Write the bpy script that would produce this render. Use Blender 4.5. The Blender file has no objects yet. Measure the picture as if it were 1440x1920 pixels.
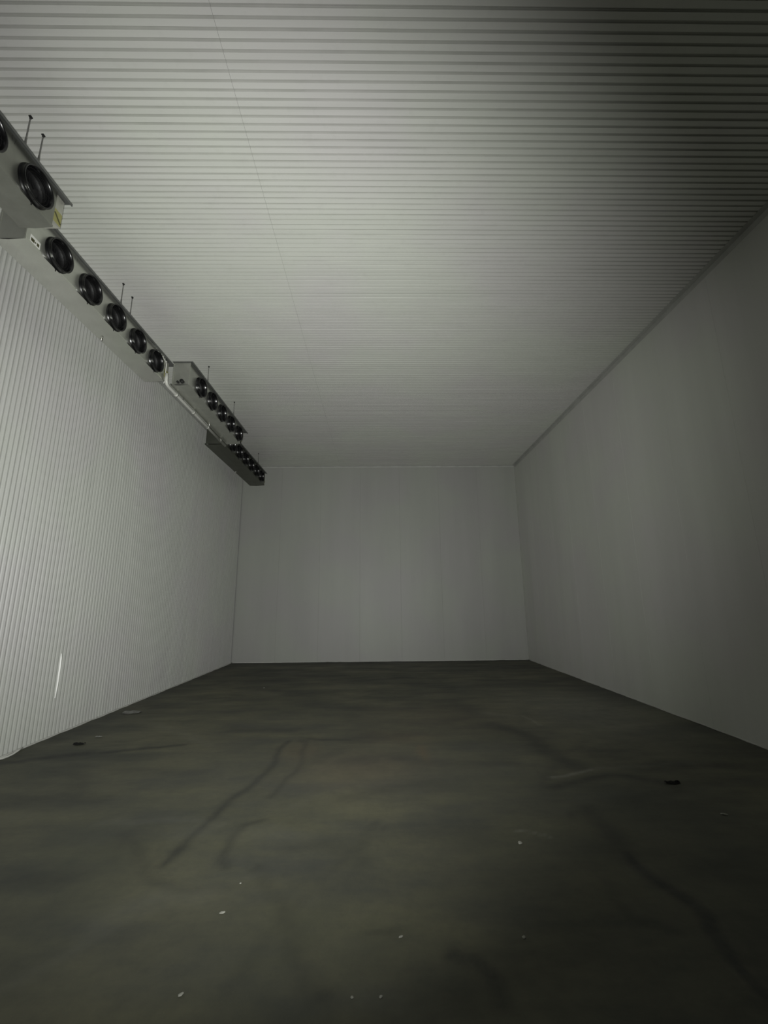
import bpy, bmesh, math, random
import numpy as np
from mathutils import Matrix, Vector
random.seed(7)
PI = math.pi
S = bpy.context.scene
C = S.collection

# ------------------------------------------------------------------ camera, light, exposure
CAMZ = 1.6
def cam_axes(p, y, r):
    cy, sy, cp, sp = math.cos(y), math.sin(y), math.cos(p), math.sin(p)
    fw = Vector((sy*cp, cy*cp, sp)); rt = Vector((cy, -sy, 0)); up = rt.cross(fw)
    c, s = math.cos(r), math.sin(r)
    return c*rt + s*up, -s*rt + c*up, fw
cd = bpy.data.cameras.new('camera'); cam = bpy.data.objects.new('camera', cd); C.objects.link(cam)
rt, up, fw = cam_axes(0.213406, 0.014812, -0.009173)
cam.matrix_world = Matrix.Translation((0, 0, CAMZ)) @ Matrix((rt, up, -fw)).transposed().to_4x4()
cd.sensor_fit = 'VERTICAL'; cd.sensor_height = 24.0; cd.lens = 24.0*790.0/1920.0
cd.clip_start = 0.02; cd.clip_end = 100
S.camera = cam

w = bpy.data.worlds.new('world'); S.world = w; w.use_nodes = True
w.node_tree.nodes['Background'].inputs[0].default_value = (0.6, 0.65, 0.7, 1)
w.node_tree.nodes['Background'].inputs[1].default_value = 0.02

TORCH_W = 1560.0
ld = bpy.data.lights.new('torch', 'SPOT'); ld.energy = TORCH_W; ld.color = (0.985, 1.0, 0.955)
ld.spot_size = math.radians(116); ld.spot_blend = 1.0; ld.shadow_soft_size = 0.03
lt = bpy.data.objects.new('torch', ld); C.objects.link(lt)
az, el = math.radians(-13), math.radians(15)
lt.location = (-0.05, 0.02, CAMZ + 0.03)
d = Vector((math.sin(az)*math.cos(el), math.cos(az)*math.cos(el), math.sin(el)))
lt.rotation_euler = d.to_track_quat('-Z', 'Y').to_euler()

S.view_settings.view_transform = 'Standard'; S.view_settings.look = 'None'
S.view_settings.exposure = 0.0; S.view_settings.gamma = 1.0
S.view_settings.use_curve_mapping = False

# ------------------------------------------------------------------ materials
def new_mat(name):
    m = bpy.data.materials.new(name); m.use_nodes = True
    nt = m.node_tree; return m, nt, nt.nodes['Principled BSDF']
def node(nt, t, **kw):
    n = nt.nodes.new(t)
    for k, v in kw.items(): setattr(n, k, v)
    return n
def coords(nt, scale=(1, 1, 1)):
    g = node(nt, 'ShaderNodeNewGeometry'); mp = node(nt, 'ShaderNodeMapping')
    mp.inputs['Scale'].default_value = scale
    nt.links.new(g.outputs['Position'], mp.inputs['Vector']); return mp.outputs['Vector']
def noise(nt, vec, scale, detail=4, rough=0.55):
    n = node(nt, 'ShaderNodeTexNoise'); n.inputs['Scale'].default_value = scale
    n.inputs['Detail'].default_value = detail; n.inputs['Roughness'].default_value = rough
    nt.links.new(vec, n.inputs['Vector']); return n.outputs['Fac']
def rng(nt, val, a, b, c, d_, clamp=True):
    n = node(nt, 'ShaderNodeMapRange'); n.clamp = clamp
    for i, v in enumerate((a, b, c, d_)): n.inputs[i+1].default_value = v
    nt.links.new(val, n.inputs[0]); return n.outputs[0]
def mixc(nt, fac, a, b, mode='MIX'):
    n = node(nt, 'ShaderNodeMix', data_type='RGBA', blend_type=mode)
    for s_, v in ((n.inputs[0], fac), (n.inputs[6], a), (n.inputs[7], b)):
        if hasattr(v, 'links') or isinstance(v, bpy.types.NodeSocket): nt.links.new(v, s_)
        elif isinstance(v, (int, float)): s_.default_value = v
        else: s_.default_value = (*v, 1)
    return n.outputs[2]
def bump(nt, bsdf, h, strength, dist=0.005):
    b = node(nt, 'ShaderNodeBump'); b.inputs['Strength'].default_value = strength
    b.inputs['Distance'].default_value = dist
    nt.links.new(h, b.inputs['Height']); nt.links.new(b.outputs[0], bsdf.inputs['Normal'])

def panel_mat(name, base, streak_scale, streak_amt, rough=0.42, dirt=0.12):
    m, nt, b = new_mat(name)
    big = noise(nt, coords(nt), 0.55, 3)
    tint = mixc(nt, rng(nt, big, .4, .6, 0, 1), (base[0]*1.0, base[1]*1.015, base[2]*.975), (base[0]*.99, base[1]*.965, base[2]*.985))
    st = noise(nt, coords(nt, streak_scale), 1.0, 5, .6)
    col = mixc(nt, rng(nt, st, .35, .72, 0, streak_amt), tint, (base[0]*.55, base[1]*.56, base[2]*.53))
    fl = noise(nt, coords(nt), 9.0, 5, .65)
    col = mixc(nt, rng(nt, fl, .55, .8, 0, dirt), col, (base[0]*.5, base[1]*.5, base[2]*.46))
    nt.links.new(col, b.inputs['Base Color'])
    b.inputs['Roughness'].default_value = rough
    bump(nt, b, noise(nt, coords(nt), 55, 3), .12, .002)
    return m
M = {}
M['ceiling'] = panel_mat('white_ribbed_ceiling', (.66, .665, .64), (.35, 7, 1), .18, .40)
M['wall_left'] = panel_mat('white_ribbed_wall', (.66, .665, .65), (1, 5, .25), .18, .36)
M['ceiling_groove'] = panel_mat('shaded_ceiling_groove', (.44, .445, .42), (2, 7, 1), .3, .6)  # darker colour on the groove faces stands for shade in the recess
M['wall_groove'] = panel_mat('shaded_wall_groove', (.42, .425, .41), (1, 5, 1), .25, .5)  # same for the wall: groove shading put into the colour
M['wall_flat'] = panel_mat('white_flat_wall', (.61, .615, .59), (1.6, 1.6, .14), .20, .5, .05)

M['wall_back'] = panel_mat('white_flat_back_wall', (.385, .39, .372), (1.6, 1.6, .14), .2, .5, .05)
m, nt, b = new_mat('backing_metal'); b.inputs['Base Color'].default_value = (.30, .30, .29, 1); b.inputs['Roughness'].default_value = .7; M['backing'] = m

def plain(name, col, rough=.5, metal=0.0, nscale=12, namt=.2, bscale=None, bstr=.2, coat=0.0):
    m, nt, b = new_mat(name)
    n = noise(nt, coords(nt), nscale, 4)
    c = mixc(nt, rng(nt, n, .35, .7, 0, namt), col, tuple(x*.5 for x in col))
    nt.links.new(c, b.inputs['Base Color'])
    b.inputs['Roughness'].default_value = rough; b.inputs['Metallic'].default_value = metal
    if coat: b.inputs['Coat Weight'].default_value = coat; b.inputs['Coat Roughness'].default_value = .08
    if bscale: bump(nt, b, noise(nt, coords(nt), bscale, 3), bstr, .003)
    return m
M['casing'] = plain('stucco_aluminium', (.58, .59, .54), .34, .85, 7, .25, 2.0, .25)
M['casing_dull'] = plain('dim_reflection_aluminium', (.29, .295, .265), .34, .85, 5, .4, 2.0, .25)  # nearest unit's darker copy of the casing; its dark reflection put into colour
M['casing_dark'] = plain('dark_reflection_aluminium', (.17, .175, .15), .36, .8, 5, .4, 2.0, .25)  # farthest unit's copy of the casing, coloured dark for the dim corner it mirrors
M['pan_dark'] = plain('dark_reflection_pan', (.11, .115, .09), .38, .8, 5, .4, 2.0, .25)  # pan copy with the reflection of the dim far corner in its colour
M['pan'] = plain('drain_pan_metal', (.66, .67, .62), .16, .95, 5, .2, 1.6, .2)
M['lid'] = plain('galvanised_lid', (.17, .175, .17), .42, .6, 9, .5, 12, .2)
M['endbox'] = plain('pale_end_cover', (.42, .42, .37), .4, .3, 14, .3)
M['black'] = plain('black_fan_plastic', (.004, .004, .0045), .26, 0, 20, .2, coat=.12)
M['inner'] = plain('black_duct', (.006, .006, .0065), .6, 0, 10, .2)
M['void'] = plain('black_coil', (.004, .004, .004), .8, 0, 40, .3)
M['motor'] = plain('dark_motor', (.002, .002, .002), .9, 0, 20, .2)
M['blade'] = plain('fan_blade_metal', (.005, .005, .0055), .8, 0, 20, .2)
M['rod'] = plain('threaded_rod', (.23, .23, .22), .4, .7, 80, .4)
M['nut'] = plain('dark_fixing', (.02, .02, .02), .5, .2, 30, .2)
M['shiny'] = plain('bright_clip', (.85, .85, .82), .18, 1.0, 30, .05)
M['white'] = plain('white_plastic', (.72, .72, .68), .35, 0, 10, .1)
M['label'] = plain('yellow_label', (.30, .29, .11), .5, 0, 30, .2)
M['stripe'] = plain('dark_label_print', (.05, .05, .015), .5, 0, 30, .1)
M['pipe'] = plain('grey_drain_pipe', (.60, .60, .56), .4, 0, 15, .2)
M['sealant'] = plain('sealant', (.55, .55, .52), .6, 0, 30, .3)
M['insulation'] = plain('black_insulation', (.008, .009, .008), .7, 0, 60, .4, 60, .6)
M['trim'] = plain('trim_metal', (.50, .505, .48), .5, .1, 6, .3)
M['chip'] = plain('pale_chip', (.33, .33, .29), .7, 0, 60, .3)
M['dark_chip'] = plain('dark_chip', (.015, .015, .014), .7, 0, 60, .3)
M['film'] = plain('plastic_film', (.34, .34, .32), .3, 0, 60, .2)

# concrete: tone and grime procedural, stains and light-matching tone patches from a point attribute painted in code
m, nt, b = new_mat('stained_concrete')
v = coords(nt)
a1 = noise(nt, coords(nt, (1, .8, 1)), .55, 6, .6)
a2 = noise(nt, coords(nt, (.5, 1.3, 1)), 1.7, 6, .62)
a3 = noise(nt, v, 16, 6, .7)
col = mixc(nt, rng(nt, a1, .32, .66, 0, 1), (.062, .065, .045), (.142, .136, .084))
col = mixc(nt, rng(nt, a2, .38, .66, 0, .65), col, (.046, .050, .048))
col = mixc(nt, rng(nt, a3, .45, .8, 0, .35), col, (.044, .046, .038))
a4 = noise(nt, v, 90, 3, .7)
col = mixc(nt, rng(nt, a4, .66, .80, 0, .35), col, (.24, .24, .2))
at = node(nt, 'ShaderNodeAttribute', attribute_name='stain'); sp = node(nt, 'ShaderNodeSeparateColor')
nt.links.new(at.outputs['Color'], sp.inputs[0])
brk = rng(nt, noise(nt, v, 7, 5, .7), .3, .62, .6, 1)
def mul(a_, b_):
    n = node(nt, 'ShaderNodeMath', operation='MULTIPLY'); nt.links.new(a_, n.inputs[0]); nt.links.new(b_, n.inputs[1]); return n.outputs[0]
col = mixc(nt, mul(sp.outputs[2], brk), col, (.135, .092, .05))
col = mixc(nt, mul(sp.outputs[0], brk), col, (.022, .023, .021))
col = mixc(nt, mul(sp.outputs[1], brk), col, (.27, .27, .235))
nt.links.new(col, b.inputs['Base Color'])
nt.links.new(rng(nt, a2, .3, .7, .55, .8), b.inputs['Roughness'])
bump(nt, b, a3, .25, .006)
M['floor'] = m

# ------------------------------------------------------------------ helpers
def link(name, me, mat, parent=None, loc=None, rot=None):
    o = bpy.data.objects.new(name, me); C.objects.link(o)
    if mat is not None and len(me.materials) == 0: me.materials.append(mat)
    if parent is not None: o.parent = parent
    if loc: o.location = loc
    if rot: o.rotation_euler = rot
    return o
def mesh(bm, name, smooth=False):
    bmesh.ops.recalc_face_normals(bm, faces=bm.faces)
    me = bpy.data.meshes.new(name); bm.to_mesh(me); bm.free()
    if smooth:
        for p in me.polygons: p.use_smooth = True
    return me
def box(bm, x0, x1, y0, y1, z0, z1):
    vs = [bm.verts.new(p) for p in ((x0,y0,z0),(x1,y0,z0),(x1,y1,z0),(x0,y1,z0),(x0,y0,z1),(x1,y0,z1),(x1,y1,z1),(x0,y1,z1))]
    for f in ((0,3,2,1),(4,5,6,7),(0,1,5,4),(1,2,6,5),(2,3,7,6),(3,0,4,7)): bm.faces.new([vs[i] for i in f])
    return vs
def boxme(name, *a, bevel=0.0):
    bm = bmesh.new(); box(bm, *a)
    if bevel: bmesh.ops.bevel(bm, geom=bm.edges[:], offset=bevel, segments=1, affect='EDGES')
    return mesh(bm, name)
def tube(bm, pts, r, n=10, caps=True):
    pts = [Vector(p) for p in pts]; rings = []
    for i, p in enumerate(pts):
        t = (pts[min(i+1, len(pts)-1)] - pts[max(i-1, 0)]).normalized()
        u = t.orthogonal().normalized() if i == 0 else (u - t*u.dot(t)).normalized()
        w_ = t.cross(u); rr = r[i] if isinstance(r, (list, tuple)) else r
        rings.append([bm.verts.new(p + (u*math.cos(2*PI*k/n) + w_*math.sin(2*PI*k/n))*rr) for k in range(n)])
    for a_, b_ in zip(rings, rings[1:]):
        for k in range(n): bm.faces.new((a_[k], a_[(k+1) % n], b_[(k+1) % n], b_[k]))
    if caps: bm.faces.new(rings[0]); bm.faces.new(rings[-1][::-1])
def lathe_x(bm, prof, n=32, closed=False):      # profile of (x, radius) turned about the X axis
    rings = [[bm.verts.new((x, r*math.cos(2*PI*k/n), r*math.sin(2*PI*k/n))) for k in range(n)] for x, r in prof]
    pairs = list(zip(rings, rings[1:])) + ([(rings[-1], rings[0])] if closed else [])
    for a_, b_ in pairs:
        for k in range(n): bm.faces.new((a_[k], a_[(k+1) % n], b_[(k+1) % n], b_[k]))
    return rings
def empty(name, loc=(0, 0, 0)):
    o = bpy.data.objects.new(name, None); C.objects.link(o); o.location = loc; o.empty_display_size = .1; return o
def tag(o, label, cat, group=None):
    o['label'] = label; o['category'] = cat
    if group: o['group'] = group
    return o
def struct(o, label=None, cat=None):
    o['kind'] = 'structure'
    if label: o['label'] = label
    if cat: o['category'] = cat
    return o

# ------------------------------------------------------------------ the room
XL, XR, YF, YB, ZC = -4.128, 4.254, -2.1, 12.493, CAMZ + 4.163
PITCH = 0.0635; NR = 16; PW = PITCH*NR
SEAM = -1.170

# floor with its stains and painted brightness patches
STEP = .03
nx = int((XR-XL+.3)/STEP)+1; ny = int((YB-YF+.3)/STEP)+1
gx = np.linspace(XL-.15, XR+.15, nx); gy = np.linspace(YF-.15, YB+.15, ny)
GX, GY = np.meshgrid(gx, gy)
rs = np.random.RandomState(3)
def vnoise(freq, amp, seed):
    r = np.random.RandomState(seed); g = r.rand(64, 64)
    x = (GX*freq) % 63; y = (GY*freq) % 63
    xi, yi = x.astype(int), y.astype(int); fx, fy = x-xi, y-yi
    fx, fy = fx*fx*(3-2*fx), fy*fy*(3-2*fy); xj, yj = (xi+1) % 64, (yi+1) % 64
    return amp*((g[yi, xi]*(1-fx)+g[yi, xj]*fx)*(1-fy)+(g[yj, xi]*(1-fx)+g[yj, xj]*fx)*fy-.5)*2
WX = GX + vnoise(2.3, .05, 1) + vnoise(7, .018, 2); WY = GY + vnoise(2.3, .07, 4) + vnoise(7, .025, 5)
def poly(pts, width, strength, soft=1.0):
    out = np.zeros_like(GX)
    for (x0, y0), (x1, y1) in zip(pts, pts[1:]):
        dx, dy = x1-x0, y1-y0; L = dx*dx+dy*dy+1e-9
        t = np.clip(((WX-x0)*dx+(WY-y0)*dy)/L, 0, 1)
        dd = np.hypot(WX-x0-t*dx, WY-y0-t*dy)
        out = np.maximum(out, np.exp(-(dd/width)**(2*soft)))
    return out*strength
def blob(x, y, rx, ry, s, rot=0):
    c, si = math.cos(rot), math.sin(rot); u = (WX-x)*c+(WY-y)*si; v_ = -(WX-x)*si+(WY-y)*c
    return s*np.exp(-((u/rx)**2+(v_/ry)**2))
dark = np.zeros_like(GX); lite = np.zeros_like(GX); rust = np.zeros_like(GX)
def D(a): 
    global dark; dark = np.maximum(dark, a)
def L_(a):
    global lite; lite = np.maximum(lite, a)
def R_(a):
    global rust; rust = np.maximum(rust, a)
D(poly([(-1.09,5.51),(-1.12,5.11),(-1.16,4.42),(-1.22,3.98),(-1.26,3.63),(-1.32,3.3),(-1.36,3.15)], .04, .5))
D(poly([(-.86,5.5),(-.83,4.81),(-.9,4.35),(-.95,3.97)], .035, .36))
D(poly([(-.88,3.57),(-.99,3.54),(-1.03,3.36),(-1.03,3.2),(-.99,3.07)], .035, .36))
D(poly([(-1.8,3.53),(-1.58,3.22),(-1.34,2.99),(-1.03,2.86),(-.85,2.87)], .06, .26))
D(poly([(1.66,3.75),(1.64,3.42),(1.62,3.12)], .10, .4)); D(poly([(1.62,3.12),(1.62,2.8),(1.64,2.59),(1.62,2.38),(1.59,2.2),(1.57,1.6)], .055, .7))
D(poly([(1.45,3.6),(1.5,3.68)], .05, .3)); D(poly([(1.31,2.81),(1.28,2.6),(1.46,2.48)], .05, .28))
D(poly([(1.5,6.1),(1.7,5.8),(1.85,5.4),(1.85,4.95),(1.93,4.6)], .16, .5)); D(poly([(1.7,5.75),(2.2,5.8)], .07, .25))
D(poly([(1.53,4.17),(1.82,4.27),(2.22,4.34),(2.4,4.26),(2.6,4.18)], .07, .55)); D(blob(3.0,4.6,.14,.1,.5)); D(blob(2.4,4.95,.25,.18,.35))
D(blob(2.63,4.2,.05,.04,.85))
D(poly([(-1.95,6.0),(-1.5,6.0),(-1.11,5.94)], .10, .32)); D(poly([(-.85,5.56),(-.71,5.53),(-.32,5.5)], .05, .5)); D(blob(-.9,5.5,.08,.1,.35))
D(poly([(-4.1,4.85),(-3.71,5.0),(-3.24,5.23)], .10, .6)); D(poly([(-3.24,5.23),(-2.77,5.35),(-2.3,5.47)], .05, .55))
D(poly([(-3.4,4.1),(-2.8,4.08),(-2.33,4.0)], .09, .28)); D(blob(-2.0,3.0,.25,.12,.35)); D(blob(-1.75,3.45,.12,.25,.22))
D(poly([(.33,2.3),(.44,2.26),(.5,2.18),(.5,2.05)], .045, .5)); D(blob(-.23,2.16,.05,.04,.45)); D(blob(.02,2.47,.08,.03,.3))
D(poly([(-.35,2.86),(-.18,3.18),(-.02,3.5)], .07, .25)); D(poly([(-.4,2.75),(-.62,2.18),(-.75,1.9)], .08, .2))
D(poly([(.15,4.9),(.5,4.7),(1.3,4.75)], .12, .28)); D(poly([(-.35,4.85),(.1,4.95)], .1, .25))
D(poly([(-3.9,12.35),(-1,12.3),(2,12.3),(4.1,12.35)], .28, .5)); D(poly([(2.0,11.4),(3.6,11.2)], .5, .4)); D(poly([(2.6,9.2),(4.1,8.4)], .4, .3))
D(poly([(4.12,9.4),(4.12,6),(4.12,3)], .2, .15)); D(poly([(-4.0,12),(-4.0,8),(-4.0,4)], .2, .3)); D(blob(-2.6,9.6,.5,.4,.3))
D(blob(.35,3.35,.5,.3,.22)); D(blob(.8,2.85,.5,.3,.25)); D(blob(-3.84+.35,7.3,.25,.3,.35)); D(blob(2.2,2.9,.6,.35,.2))
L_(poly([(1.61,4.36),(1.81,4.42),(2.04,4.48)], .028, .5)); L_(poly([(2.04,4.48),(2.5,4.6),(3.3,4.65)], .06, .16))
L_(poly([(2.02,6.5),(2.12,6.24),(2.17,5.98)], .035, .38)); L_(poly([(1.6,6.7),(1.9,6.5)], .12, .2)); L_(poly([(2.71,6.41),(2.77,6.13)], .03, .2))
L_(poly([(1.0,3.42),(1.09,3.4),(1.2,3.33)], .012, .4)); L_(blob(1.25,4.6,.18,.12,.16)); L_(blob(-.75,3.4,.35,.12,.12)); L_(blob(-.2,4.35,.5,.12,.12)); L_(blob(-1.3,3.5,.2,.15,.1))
L_(poly([(2.3,8.2),(3.4,7.0)], .35, .14)); L_(blob(0, 4.7, 2.2, 1.0, .13)); L_(blob(2.6, 6.6, 1.3, .9, .14)); L_(blob(-.6, 6.3, 2.2, .8, .06))  # broad blobs paint the brighter lit zones into the floor colour
D(blob(1.9, 1.8, .6, .7, .7)); D(blob(-1.6, 2.2, .9, .5, .15)); D(blob(-.6, 2.0, .9, .35, .12)); D(blob(0.3, 3.0, .5, .5, .15)); D(blob(1.1, 2.2, .4, .3, .3)); D(blob(-.3,2.9,.5,.3,.2)); D(blob(-1.0,2.5,.5,.3,.2))
R_(blob(-.15,4.7,.7,.5,.35)); R_(blob(.48,5.0,.08,.35,.6)); R_(blob(.25,5.6,.5,.35,.3)); R_(blob(-.85,5.1,.25,.35,.35)); R_(blob(.9,6.6,1.2,.8,.18))
W2X, W2Y = WX, WY
r_ = random.Random(21)
for _ in range(70):      # faint sweeping scuffs left by pallets and tyres
    x0, y0 = r_.uniform(-3.8, 3.9), r_.uniform(1.6, 11.5); a_ = r_.gauss(.1, .5); l_ = r_.uniform(.4, 1.6)
    pts_ = [(x0+l_*t_*math.cos(a_), y0+l_*t_*math.sin(a_)+.12*math.sin(t_*3)) for t_ in (0, .5, 1)]
    if r_.random() < .6: D(poly(pts_, r_.uniform(.04, .16), r_.uniform(.10, .26)))
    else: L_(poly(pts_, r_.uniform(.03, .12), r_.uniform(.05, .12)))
dark = np.clip(dark*1.5, 0, .95)
L_(blob(3.2, 6.9, 1.1, 1.6, .42)); L_(blob(2.6, 3.6, 1.0, .6, .05))  # pale patches make up in colour for the weak torch beam at right
co = np.stack([GX, GY, vnoise(1.1, .002, 9)-.002], -1).reshape(-1, 3)
idx = np.arange(nx*ny).reshape(ny, nx)
quads = np.stack([idx[:-1,:-1], idx[:-1,1:], idx[1:,1:], idx[1:,:-1]], -1).reshape(-1, 4)
me = bpy.data.meshes.new('floor')
me.vertices.add(nx*ny); me.vertices.foreach_set('co', co.astype(np.float32).ravel())
me.loops.add(quads.size); me.loops.foreach_set('vertex_index', quads.ravel().astype(np.int32))
me.polygons.add(len(quads)); me.polygons.foreach_set('loop_start', np.arange(0, quads.size, 4, dtype=np.int32))
me.update(calc_edges=True); me.validate()
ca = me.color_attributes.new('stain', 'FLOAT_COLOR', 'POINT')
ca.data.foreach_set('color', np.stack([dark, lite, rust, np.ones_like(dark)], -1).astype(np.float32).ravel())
for p in me.polygons: p.use_smooth = True
struct(link('floor', me, M['floor']), 'dark olive stained bare concrete floor of the cold store', 'floor')

# ribbed sheet: profile across n ribs, extruded along its length; ribs run along local X, width along local Y, relief along -Z
def ribbed(name, length, n, pitch, depth, thick=.04, gw=.011, sl=.005, jg=.0012, end_gap=.0004, groove=None):
    prof = [(jg, thick), (jg, depth), (gw*.5, depth), (gw*.5+sl, 0)]; dark = {1, 2}
    for k in range(1, n):
        y = k*pitch; i0 = len(prof)
        prof += [(y-gw*.5-sl, 0), (y-gw*.5, depth), (y+gw*.5, depth), (y+gw*.5+sl, 0)]
        dark |= {i0, i0+1, i0+2}
    y = n*pitch; i0 = len(prof)
    prof += [(y-gw*.5-sl, 0), (y-gw*.5, depth), (y-jg, depth), (y-jg, thick)]; dark |= {i0, i0+1}
    bm = bmesh.new()
    A = [bm.verts.new((end_gap, y, z)) for y, z in prof]; B = [bm.verts.new((length-end_gap, y, z)) for y, z in prof]
    for i in range(len(prof)):
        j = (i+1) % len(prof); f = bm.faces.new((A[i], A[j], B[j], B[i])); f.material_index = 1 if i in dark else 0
    bm.faces.new(A[::-1]); bm.faces.new(B)
    return mesh(bm, name)
def two_mats(me, a, b_):
    me.materials.append(M[a]); me.materials.append(M[b_]); return me

ceil = struct(link('ceiling', boxme('ceiling', XL-.15, XR+.15, YF-.15, YB+.15, ZC+.04, ZC+.2), M['backing']), 'white ribbed metal panel ceiling', 'ceiling')
ROWY0 = 2.176 - PW*5 + .0          # joints fall on the groove rhythm
mL = ribbed('ceiling_panel', SEAM-XL-.0006, NR, PITCH, .0075); mR = ribbed('ceiling_panel', XR-SEAM-.0006, NR, PITCH, .0075)
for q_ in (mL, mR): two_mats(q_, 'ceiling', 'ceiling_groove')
nrow = int(math.ceil((YB-ROWY0)/PW))
for i in range(nrow):
    y = ROWY0 + i*PW
    n = NR if y+PW <= YB else int((YB-y)/PITCH)
    if n < 2: continue
    ml = mL if n == NR else ribbed('ceiling_panel', SEAM-XL-.0006, n, PITCH, .0075)
    mr = mR if n == NR else ribbed('ceiling_panel', XR-SEAM-.0006, n, PITCH, .0075)
    for q_ in (ml, mr):
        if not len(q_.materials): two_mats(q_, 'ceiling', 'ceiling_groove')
    link('ceiling_panel', ml, M['ceiling'], ceil, (XL, y, ZC))
    link('ceiling_panel', mr, M['ceiling'], ceil, (SEAM+.0004, y, ZC))

wl = struct(link('wall_left', boxme('wall_left', XL-.2, XL-.04, YF-.15, YB+.15, -.05, ZC+.1), M['backing']), 'white vertically ribbed metal wall beneath the cooler units', 'wall')
mW = ribbed('wall_panel', ZC-.01, NR, PITCH, .0095, gw=.018, sl=.009, end_gap=.004)
i = 0
while True:
    y = YF + i*PW; i += 1
    if y >= YB-.1: break
    n = NR if y+PW <= YB else int((YB-y)/PITCH)
    me_ = mW if n == NR else ribbed('wall_panel', ZC-.01, n, PITCH, .0095, gw=.018, sl=.009, end_gap=.004)
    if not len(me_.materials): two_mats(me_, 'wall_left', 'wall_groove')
    o = link('wall_panel', me_, M['wall_left'], wl)
    # local X -> world Z, local Y -> world Y, local +Z (into the wall) -> world -X
    o.matrix_local = Matrix(((0, 0, -1, XL), (0, 1, 0, y), (1, 0, 0, .004), (0, 0, 0, 1)))

def flat_panels(parent, along, start, end, fixed, sign, pw, z1, mt='wall_flat'):
    """smooth sheets with hairline joints; along = 'x' or 'y'"""
    n = max(1, round((end-start)/pw)); pw = (end-start)/n
    bm = bmesh.new()
    if along == 'y': box(bm, 0, .04*sign, .0004, pw-.0004, 0, z1)
    else: box(bm, .0004, pw-.0004, 0, .04*sign, 0, z1)
    bmesh.ops.bevel(bm, geom=[e for e in bm.edges if abs(e.verts[0].co.z-e.verts[1].co.z) > 1], offset=.0012, segments=1, affect='EDGES')
    me_ = mesh(bm, 'wall_panel')
    for i in range(n):
        loc = (fixed, start+i*pw, .006) if along == 'y' else (start+i*pw, fixed, .006)
        link('wall_panel', me_, M[mt], parent, loc)
wr = struct(link('wall_right', boxme('wall_right', XR+.04, XR+.2, YF-.15, YB+.15, -.05, ZC+.1), M['backing']), 'smooth pale wall on the right with faint stains', 'wall')
flat_panels(wr, 'y', YF, YB, XR, 1, 1.12, ZC-.012)
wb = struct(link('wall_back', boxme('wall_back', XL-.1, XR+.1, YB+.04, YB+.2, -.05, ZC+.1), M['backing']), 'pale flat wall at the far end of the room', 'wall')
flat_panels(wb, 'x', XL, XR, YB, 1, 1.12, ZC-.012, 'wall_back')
wf = struct(link('wall_front', boxme('wall_front', XL-.1, XR+.1, YF-.2, YF-.04, -.05, ZC+.1), M['backing']), 'pale flat wall behind the viewer', 'wall')
flat_panels(wf, 'x', XL, XR, YF, -1, 1.12, ZC-.012)

def angle_trim(name, p0, p1, u, v_, s=.045, t=.002, mat='trim'):
    """folded metal angle in a corner from p0 to p1; legs along u and v"""
    p0, p1, u, v_ = Vector(p0), Vector(p1), Vector(u), Vector(v_)
    pr = [(0, 0), (s, 0), (s, t), (t, t), (t, s), (0, s)]
    bm = bmesh.new()
    A = [bm.verts.new(p0+u*a_+v_*b_) for a_, b_ in pr]; B = [bm.verts.new(p1+u*a_+v_*b_) for a_, b_ in pr]
    for i in range(6): bm.faces.new((A[i], A[(i+1) % 6], B[(i+1) % 6], B[i]))
    bm.faces.new(A[::-1]); bm.faces.new(B)
    return struct(link(name, mesh(bm, name), M[mat]))
e = .0015
angle_trim('trim_1', (XL+.01, YB-e, ZC-e), (XR-.01, YB-e, ZC-e), (0, -1, 0), (0, 0, -1), .04)
angle_trim('trim_2', (XR-e, YF+.01, ZC-e), (XR-e, YB-.05, ZC-e), (-1, 0, 0), (0, 0, -1), .07)
angle_trim('trim_3', (XL+e, YF+.01, ZC-e), (XL+e, YB-.05, ZC-e), (1, 0, 0), (0, 0, -1), .05)

# uneven sealant bead along the feet of the walls
def bead(name, p0, p1, nrm, seed, r0=.012):
    r = random.Random(seed); p0, p1, nrm = Vector(p0), Vector(p1), Vector(nrm)
    n = int((p1-p0).length/.12); pts = []; rad = []
    for i in range(n+1):
        pts.append(p0.lerp(p1, i/n) + nrm*(r.uniform(-.004, .005)) + Vector((0, 0, r.uniform(-.003, .004)))); rad.append(r0*r.uniform(.6, 1.35))
    bm = bmesh.new(); tube(bm, pts, rad, 6)
    return struct(link(name, mesh(bm, name, True), M['sealant']))
bead('baseboard_left', (XL+.010, YF+.02, .004), (XL+.010, YB-.02, .004), (1, 0, 0), 1)
bead('baseboard_right', (XR-.008, YF+.02, .004), (XR-.008, YB-.02, .004), (1, 0, 0), 2, .009)
bead('baseboard_back', (XL+.02, YB-.008, .004), (XR-.02, YB-.008, .004), (0, 1, 0), 3, .010)

# ------------------------------------------------------------------ evaporator coolers hung from the ceiling
ZB, ZF, ZT = CAMZ+3.415, CAMZ+3.577, CAMZ+3.80
RF = .155; FSTEP = .489
def ring_mesh():
    bm = bmesh.new()
    R = RF
    lathe_x(bm, [(0, R+.012), (.006, R+.012), (.012, R+.004), (.044, R+.003), (.054, R+.007), (.059, R+.003), (.057, R-.004), (.044, R-.012), (0, R-.022), (-.03, R-.022), (-.03, R-.016), (0, R-.012)], 40, True)
    return mesh(bm, 'fan_ring', True)
def duct_mesh():
    bm = bmesh.new(); R = RF-.022
    lathe_x(bm, [(0, R+.004), (-.13, R+.004), (-.13, R), (0, R)], 40, True)
    return mesh(bm, 'duct', True)
def back_mesh():
    bm = bmesh.new(); lathe_x(bm, [(-.128, .001), (-.128, RF-.02), (-.124, RF-.02), (-.124, .001)], 32, True)
    return mesh(bm, 'coil_face')
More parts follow.
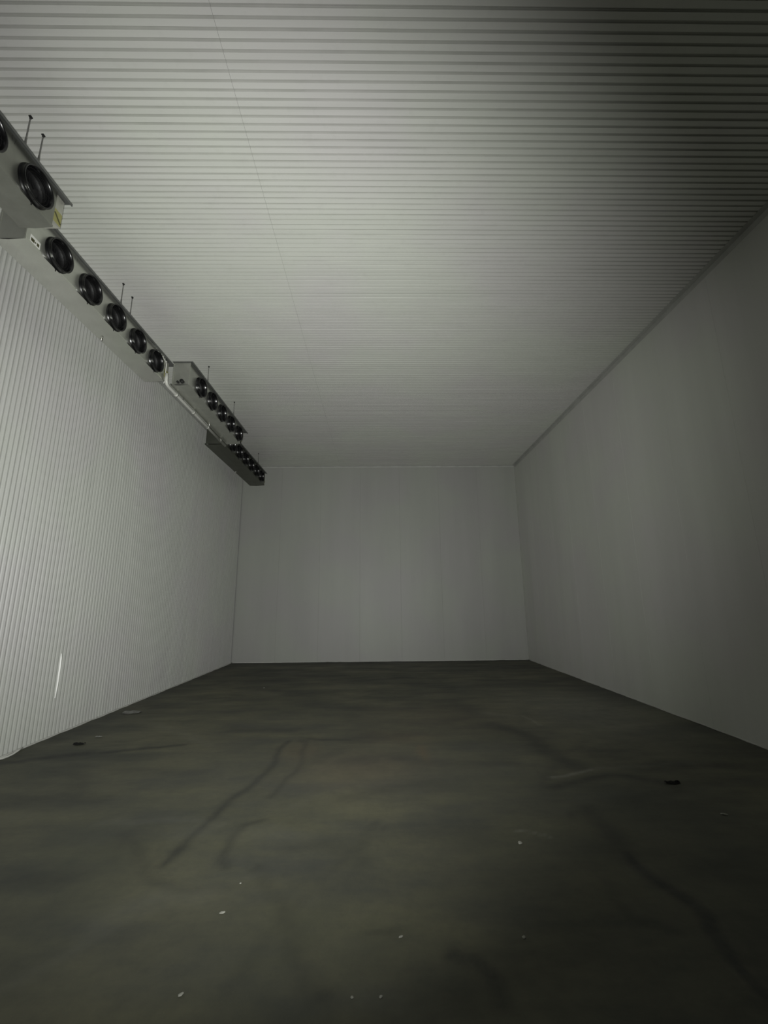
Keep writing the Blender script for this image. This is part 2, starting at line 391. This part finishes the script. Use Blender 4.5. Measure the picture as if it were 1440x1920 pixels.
def blade_mesh():
    bm = bmesh.new(); rows = []
    for i in range(6):
        t = i/5; r = .035+t*(RF-.065); half = (.30+.12*math.sin(t*PI*.8))*(1-.25*t); tw = math.radians(38-18*t)
        row = []
        for s in (-1, -.5, 0, .5, 1):
            a_ = s*half; arc = a_*r
            x = -.065+math.sin(tw)*arc+.006*(1-s*s); th = a_*math.cos(tw)+.25*t
            row.append((x, r*math.cos(th), r*math.sin(th)))
        rows.append(row)
    for off in (0, .0025):
        vs = [[bm.verts.new((p[0]+off, p[1], p[2])) for p in row] for row in rows]
        for a_, b_ in zip(vs, vs[1:]):
            for k in range(4): bm.faces.new((a_[k], a_[k+1], b_[k+1], b_[k]))
    return mesh(bm, 'blade', True)
def motor_mesh():
    bm = bmesh.new(); lathe_x(bm, [(-.12, .001), (-.12, .045), (-.06, .048), (-.045, .044), (-.038, .03), (-.036, .001)], 24)
    return mesh(bm, 'motor', True)
def guard_mesh():
    bm = bmesh.new()
    for r in (.03, .056, .082, .108, .134):
        xx = .040 - .10*r
        n = 28; tube_pts = [(xx, r*math.cos(2*PI*k/n), r*math.sin(2*PI*k/n)) for k in range(n+1)]
        tube(bm, tube_pts, .0010, 4, False)
    for k in range(8):
        a_ = 2*PI*k/8+.2; tube(bm, [(.038, .02*math.cos(a_), .02*math.sin(a_)), (.036, (RF-.02)*math.cos(a_), (RF-.02)*math.sin(a_))], .0011, 4)
        return mesh(bm, 'guard')
F_RING, F_DUCT, F_BACK, F_BLADE, F_MOTOR, F_GUARD = ring_mesh(), duct_mesh(), back_mesh(), blade_mesh(), motor_mesh(), guard_mesh()

def fascia_mesh(cells, y0, y1, z0, z1, zc, th=.004):
    """front sheet with a true round hole in front of each fan; local frame: x = 0 plane, y along the unit"""
    bm = bmesh.new(); n = 32; R = RF-.004
    def quad(a_, b_, c_, d_):
        if abs(b_-a_) < 1e-5 or abs(d_-c_) < 1e-5: return
        bm.faces.new([bm.verts.new((0, y, z)) for y, z in ((a_, c_), (b_, c_), (b_, d_), (a_, d_))])
    H = FSTEP/2-.012
    zz0, zz1 = max(z0, zc-H), min(z1, zc+H)
    ycur = y0
    for yc in cells:
        a_, b_ = yc-H, yc+H
        quad(ycur, a_, z0, z1); ycur = b_
        quad(a_, b_, z0, zz0); quad(a_, b_, zz1, z1)
        inner, outer = [], []
        for k in range(n):
            t = 2*PI*k/n + PI/4; c_, s_ = math.cos(t), math.sin(t)
            fy = 1e9 if abs(c_) < 1e-6 else (H/abs(c_)); lim = (zz1-zc) if s_ > 0 else (zc-zz0)
            fz = 1e9 if abs(s_) < 1e-6 else lim/abs(s_); f = min(fy, fz)
            f = max(f, R+.0015)
            inner.append(bm.verts.new((0, yc+R*c_, zc+R*s_))); outer.append(bm.verts.new((0, yc+f*c_, zc+f*s_)))
        for k in range(n):
            j = (k+1) % n; bm.faces.new((inner[k], inner[j], outer[j], outer[k]))
            # square corners
        for cy_, cz_ in ((a_, zz0), (b_, zz0), (b_, zz1), (a_, zz1)):
            pass
    quad(ycur, y1, z0, z1)
    bmesh.ops.recalc_face_normals(bm, faces=bm.faces)
    r = bmesh.ops.extrude_face_region(bm, geom=bm.faces[:])
    for v_ in r['geom']:
        if isinstance(v_, bmesh.types.BMVert): v_.co.x -= th
    return mesh(bm, 'fascia')

def cooler(X, depth, fans, y0, y1, lid1, label, rods, plate=False, mats=('casing', 'pan'), stub=False):
    MC, MP = M[mats[0]], M[mats[1]]
    root = empty('evaporator_cooler', (X, y0, ZB))
    tag(root, label, 'cooler', 'ceiling hung coolers along the left wall')
    L = y1-y0; H = ZT-ZB; fz = ZF-ZB; fy = [f-y0 for f in fans]
    P = root
    # casing: top, bottom and back sheets as one folded body
    bm = bmesh.new(); t = .004
    box(bm, -depth, 0, 0, L, H-t, H); box(bm, -depth, -depth+t, .0, L, .05, H-t)
    link('casing', mesh(bm, 'casing'), MC, P)
    link('coil', boxme('coil', -depth+.012, -.15, .02, L-.02, .035, H-.02), M['void'], P)
    link('fascia', fascia_mesh(fy, 0, L, 0, H-.004, fz), MC, P)
    # end panels with folded edge
    for nm, ya, yb in (('end_panel', 0, t), ('end_panel', L-t, L)):
        bm = bmesh.new(); box(bm, -depth, -.004, ya, yb, .004, H-t)
        if ya == 0:
            box(bm, -depth, -.004, -.006, 0, H-.022, H-.002); box(bm, -.016, -.004, -.005, 0, .01, H-.022); box(bm, -depth, -depth+.012, -.005, 0, .01, H-.022)
        link(nm, mesh(bm, nm), MC, P)
    # drain pan: shallow tray under the unit, lip at front and back, falling a little to the drain
    bm = bmesh.new()
    prof = [(.006, .018), (.006, -.004), (-depth*.55, -.016), (-depth-.02, -.010), (-depth-.02, .022), (-depth-.016, .022), (-depth-.016, -.006), (-depth*.55, -.011), (.002, 0), (.002, .018)]
    A = [bm.verts.new((x, -.004, z)) for x, z in prof]; B = [bm.verts.new((x, L+.004, z)) for x, z in prof]
    for i in range(len(prof)):
        j = (i+1) % len(prof); bm.faces.new((A[i], A[j], B[j], B[i]))
    bm.faces.new(A[::-1]); bm.faces.new(B)
    pan = link('drain_pan', mesh(bm, 'drain_pan'), MP, P)
    bm = bmesh.new(); tube(bm, [(-depth+.02, L*.585, -.045), (-depth+.02, L*.585, -.008)], [.014, .012], 12); tube(bm, [(-depth+.02, L*.585, -.012), (-depth+.02, L*.585, -.006)], .022, 12)
    link('drain_outlet', mesh(bm, 'drain_outlet', True), M['shiny'], pan)
    # lid sheet overhanging the fascia with a down-turned lip
    bm = bmesh.new(); LL = lid1-y0
    box(bm, -depth-.01, .042, -.03, LL, H+.001, H+.006); box(bm, .037, .042, -.03, LL, H-.020, H+.001)
    link('lid', mesh(bm, 'lid'), M['lid'], P)
    # soffit strip between fascia top and lip
    if stub:
        bm = bmesh.new(); lz = [(-.10, -.05, .045), (-.10, -.004, .045)]
        tube(bm, lz, .030, 14); tube(bm, [(-.165, -.04, .035), (-.165, -.004, .035)], .018, 12)
        link('pipe_stub', mesh(bm, 'pipe_stub', True), M['insulation'], P)
    # fans
    for k, y in enumerate(fy):
        f = link('fan', F_RING, M['black'], P, (0.001, y, fz))
        link('duct', F_DUCT, M['inner'], f); link('coil_face', F_BACK, M['void'], f)
        link('motor', F_MOTOR, M['motor'], f); link('guard', F_GUARD, M['void'], f)
        a0 = random.uniform(0, 2*PI)
        for q in range(4): link('blade', F_BLADE, M['blade'], f, rot=(a0+q*PI/2, 0, 0))
        bm = bmesh.new(); tube(bm, [(.008, 0, -RF-.012), (.008, 0, -RF-.034)], .005, 8)
        link('drip_peg', mesh(bm, 'drip_peg'), M['nut'], f)
    # terminal compartment past the last fan
    xe0, xe1 = L+.001, min(LL-.02, L+.14)
    bm = bmesh.new(); box(bm, -.16, -.014, xe0, xe1, .085, H-.004)
    bmesh.ops.bevel(bm, geom=bm.edges[:], offset=.006, segments=2, affect='EDGES')
    link('terminal_cover', mesh(bm, 'terminal_cover'), M['endbox'], P)
    lb = link('warning_sticker', boxme('warning_sticker', -.0139, -.0115, xe0+.008, xe1-.008, .095, .225), M['label'], P); lb['label'] = 'yellow warning sticker with a dark diagonal bar'
    bm = bmesh.new(); tube(bm, [(-.0108, xe0+.014, .185), (-.0108, xe1-.014, .115)], .0075, 6)
    link('sticker_bar', mesh(bm, 'sticker_bar'), M['stripe'], lb)
    # cable loop with bright clips
    ym = fy[-1]+.10
    pts = [(.012, ym, H-.03), (.018, ym+.06, H-.045), (.018, ym+.12, H-.055), (.014, L-.01, H-.06), (.006, L+.03, H-.09), (-.004, L+.05, .13), (-.004, L+.05, .02), (-.012, L+.045, -.02)]
    if plate: bm = bmesh.new(); tube(bm, pts, .006, 8); cb = link('cable', mesh(bm, 'cable', True), M['white'], P)
    for q in range(4 if plate else 0):
        bm = bmesh.new(); bmesh.ops.create_uvsphere(bm, u_segments=10, v_segments=6, radius=.011)
        y = ym+.01+q*.055
        link('clip', mesh(bm, 'clip', True), M['shiny'], cb, (.026, y, H-.034-q*.008))
    if plate:
        z0 = .045
        pl = link('rating_plate', boxme('rating_plate', .0005, .003, .045, .165, z0-.02, z0+.055, bevel=.0008), M['white'], P); pl['label'] = 'pale rating plate with dark blotches'
        for (ya, yb, za, zb) in ((.055, .095, .0, .03), (.125, .150, .002, .03), (.10, .115, .01, .02)):
            link('plate_mark', boxme('plate_mark', .003, .0042, ya, yb, z0+za-.008, z0+zb-.004), M['stripe'], pl)
    # hanger rods, one pair per station; one on the second unit stands for a shadow
    for (rx, ry) in rods:
        top = ZC-ZB
        bm = bmesh.new(); tube(bm, [(rx-X, ry-y0, H+.004), (rx-X, ry-y0, top-.001)], .0055, 8)
        rd = link('hanger_rod', mesh(bm, 'hanger_rod'), M['rod'], P)
        bm = bmesh.new(); box(bm, rx-X-.010, rx-X+.010, ry-y0-.012, ry-y0+.012, top-.012, top-.0005); tube(bm, [(rx-X, ry-y0, top-.03), (rx-X, ry-y0, top-.012)], .008, 6)
        link('rod_nut', mesh(bm, 'rod_nut'), M['nut'], rd)
        bm = bmesh.new(); box(bm, rx-X-.02, rx-X+.02, ry-y0-.012, ry-y0+.012, H+.006, H+.012)
        vs = [bm.verts.new(p) for p in ((rx-X-.014, ry-y0-.003, H+.012), (rx-X+.014, ry-y0-.003, H+.012), (rx-X+.006, ry-y0-.003, H+.13), (rx-X-.006, ry-y0-.003, H+.13))]
        vs2 = [bm.verts.new(v_.co+Vector((0, .006, 0))) for v_ in vs]
        bm.faces.new(vs); bm.faces.new(vs2[::-1])
        for i in range(4): bm.faces.new((vs[i], vs[(i+1) % 4], vs2[(i+1) % 4], vs2[i]))
        link('hanger_bracket', mesh(bm, 'hanger_bracket'), M['rod'], rd)
    return root
XA, XB = -2.985, -3.33
cooler(XA, .27, [3.03-FSTEP*k for k in (4, 3, 2, 1, 0)], .72, 3.27, 3.40,
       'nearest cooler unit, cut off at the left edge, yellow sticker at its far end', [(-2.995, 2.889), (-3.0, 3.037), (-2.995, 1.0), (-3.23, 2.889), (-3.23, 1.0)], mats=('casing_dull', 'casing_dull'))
cooler(XB, .275, [3.775+FSTEP*k for k in range(5)], 3.40, 6.02, 6.26,
       'second cooler from the front, close to the wall, pale plate beside its first fan', [(-3.345, 4.85), (-3.37, 5.10)], plate=True)  # second rod stands in for the first rod's shadow on the ceiling
cooler(XA, .27, [6.53+FSTEP*k for k in range(5)], 6.14, 8.66, 9.0,
       'third cooler unit from the front, standing out with its near end panel showing', [(-3.0, 6.84), (-3.23, 6.84), (-3.0, 8.2), (-3.23, 8.2)], mats=('casing', 'casing'), stub=True)
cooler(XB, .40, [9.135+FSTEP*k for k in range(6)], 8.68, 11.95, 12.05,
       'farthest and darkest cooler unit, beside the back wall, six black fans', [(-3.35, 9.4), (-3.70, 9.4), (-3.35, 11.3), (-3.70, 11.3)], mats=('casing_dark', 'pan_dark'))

# pale drain pipe under the rear edge of the third unit, from the end of the second to the start of the fourth
bm = bmesh.new()
zp = CAMZ+3.37
tube(bm, [(-3.285, 6.02, zp+.17), (-3.285, 6.025, zp+.05), (-3.285, 6.05, zp+.01), (-3.285, 6.10, zp-.005), (-3.285, 7.2, zp-.012), (-3.285, 8.62, zp-.02)], .024, 12)
for y in (6.35, 7.0, 7.65, 8.3): tube(bm, [(-3.285, y, zp-.012), (-3.285, y+.04, zp-.012)], .029, 12)
o = link('drain_pipe', mesh(bm, 'drain_pipe', True), M['pipe']); tag(o, 'pale drain pipe running under the third cooler unit', 'pipe')
for y in (6.6, 8.0):
    bm = bmesh.new(); box(bm, -3.29, -3.28, y-.01, y+.01, zp, ZB-.01); link('pipe_hanger', mesh(bm, 'pipe_hanger'), M['rod'], o)
# black insulated line behind the near end of the second unit
bm = bmesh.new()
tube(bm, [(-3.74, 3.36, CAMZ+3.43), (-3.74, 3.36, CAMZ+3.62), (-3.74, 3.37, CAMZ+3.90), (-3.74, 3.37, ZC-.002)], .035, 12)
tube(bm, [(-3.64, 3.42, CAMZ+3.47), (-3.70, 3.385, CAMZ+3.45), (-3.74, 3.36, CAMZ+3.43)], .028, 10)
o = link('insulated_pipe', mesh(bm, 'insulated_pipe', True), M['insulation']); tag(o, 'black insulated pipe behind the near end of the second cooler', 'pipe')

# ------------------------------------------------------------------ small things
# glint on a rib of the left wall, built as a white strip
bm = bmesh.new()
M['bright'] = plain('white_glint', (.92, .92, .90), .22, 0, 30, .02)
zs = [CAMZ-1.14, CAMZ-1.0, CAMZ-.8, CAMZ-.66, CAMZ-.60]; ws = [.3, .9, 1, .8, .25]
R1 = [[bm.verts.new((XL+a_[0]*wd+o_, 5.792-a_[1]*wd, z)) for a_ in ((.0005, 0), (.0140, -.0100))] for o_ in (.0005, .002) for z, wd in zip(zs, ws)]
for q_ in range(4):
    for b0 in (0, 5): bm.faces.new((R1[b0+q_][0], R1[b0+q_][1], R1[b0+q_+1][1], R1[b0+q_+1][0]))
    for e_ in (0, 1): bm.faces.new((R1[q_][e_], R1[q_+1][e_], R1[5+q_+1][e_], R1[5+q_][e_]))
tag(link('wall_glint', mesh(bm, 'wall_glint'), M['bright']), 'thin white glint low on the ribbed left wall', 'strip')
# loose sealant curl at the foot of the left wall
bm = bmesh.new(); r = random.Random(5); pts = []
for i in range(9): t = i/8; pts.append((XL+.045+.03*math.sin(t*PI), 4.72+t*.62, .014+.012*math.sin(t*7)))
tube(bm, pts, [.006+.006*math.sin(PI*i/8) for i in range(9)], 7)
tag(link('loose_sealant', mesh(bm, 'loose_sealant', True), M['white']), 'pale peeled strip curling off the foot of the left wall', 'sealant')
# crumpled film
def crumple(x, y, sx, sy, sz, seed, name, label, mat='film'):
    r = random.Random(seed); bm = bmesh.new(); n, m_ = 9, 6; g = []
    for i in range(n):
        row = []
        for j in range(m_):
            u, v_ = i/(n-1)-.5, j/(m_-1)-.5
            row.append(bm.verts.new((u*sx+r.uniform(-.1, .1)*sx/n, v_*sy*(1-abs(u))+r.uniform(-.1, .1)*sy/m_, .003+sz*r.random()*(1-2*abs(v_)))))
        g.append(row)
    for i in range(n-1):
        for j in range(m_-1): bm.faces.new((g[i][j], g[i+1][j], g[i+1][j+1], g[i][j+1]))
    ex = bmesh.ops.solidify(bm, geom=bm.faces[:], thickness=.0015)
    return tag(link(name, mesh(bm, name), M[mat], loc=(x, y, .002)), label, 'debris')
crumple(-3.78, 7.0, .26, .20, .03, 3, 'plastic_scrap', 'crumpled pale plastic scrap near the foot of the left wall')
crumple(-3.55, 5.5, .13, .09, .03, 8, 'dark_scrap', 'small black crumpled scrap on the floor near the left wall', 'dark_chip')
crumple(-3.50, 5.78, .08, .05, .012, 12, 'grey_scrap', 'tiny pale scrap just behind the black scrap near the left wall')
crumple(2.63, 4.18, .13, .07, .02, 10, 'black_scrap', 'flat black scrap on the dark stain, right of the floor', 'dark_chip')
def chip(x, y, s, seed, label, mat='chip', elong=1.0, rot=0.0):
    r = random.Random(seed); bm = bmesh.new(); bmesh.ops.create_icosphere(bm, subdivisions=2, radius=s)
    for v_ in bm.verts:
        k = 1+.35*(r.random()-.5); v_.co = Vector((v_.co.x*k*elong, v_.co.y*k, max(v_.co.z*k*.5, -.25*s)))
    return tag(link('floor_chip', mesh(bm, 'floor_chip'), M[mat], loc=(x, y, .25*s), rot=(0, 0, rot)), label, 'debris', 'pale chips scattered on the floor')
chip(.95, 3.26, .014, 1, 'roundest pale chip, right of centre below a thin scratch')
chip(2.63, 3.60, .011, 2, 'pale sliver alone at the right side of the floor', elong=2.4, rot=-.5)
chip(-.84, 2.65, .008, 3, 'small pale sliver left of centre in the middle foreground', elong=1.8, rot=.3)
chip(-.84, 2.17, .008, 4, 'pale chip in the near left foreground', elong=1.5, rot=.7)
chip(-.12, 2.14, .006, 5, 'left one of two tiny pale chips side by side in the near foreground')
chip(.0, 2.14, .006, 6, 'right one of two tiny pale chips side by side in the near foreground', elong=1.4, rot=.8)
chip(.70, 2.44, .009, 7, 'dull pale chip on the dark floor right of centre, near foreground')
chip(-2.25, 8.82, .014, 8, 'farthest tiny pale chip, left of centre towards the back wall')
chip(.10, 2.46, .006, 9, 'tiny pale chip by a small dark smear at centre foreground', elong=2, rot=.4)
chip(-.82, 2.89, .006, 10, 'tiny pale chip inside the faint curved stain left of centre')
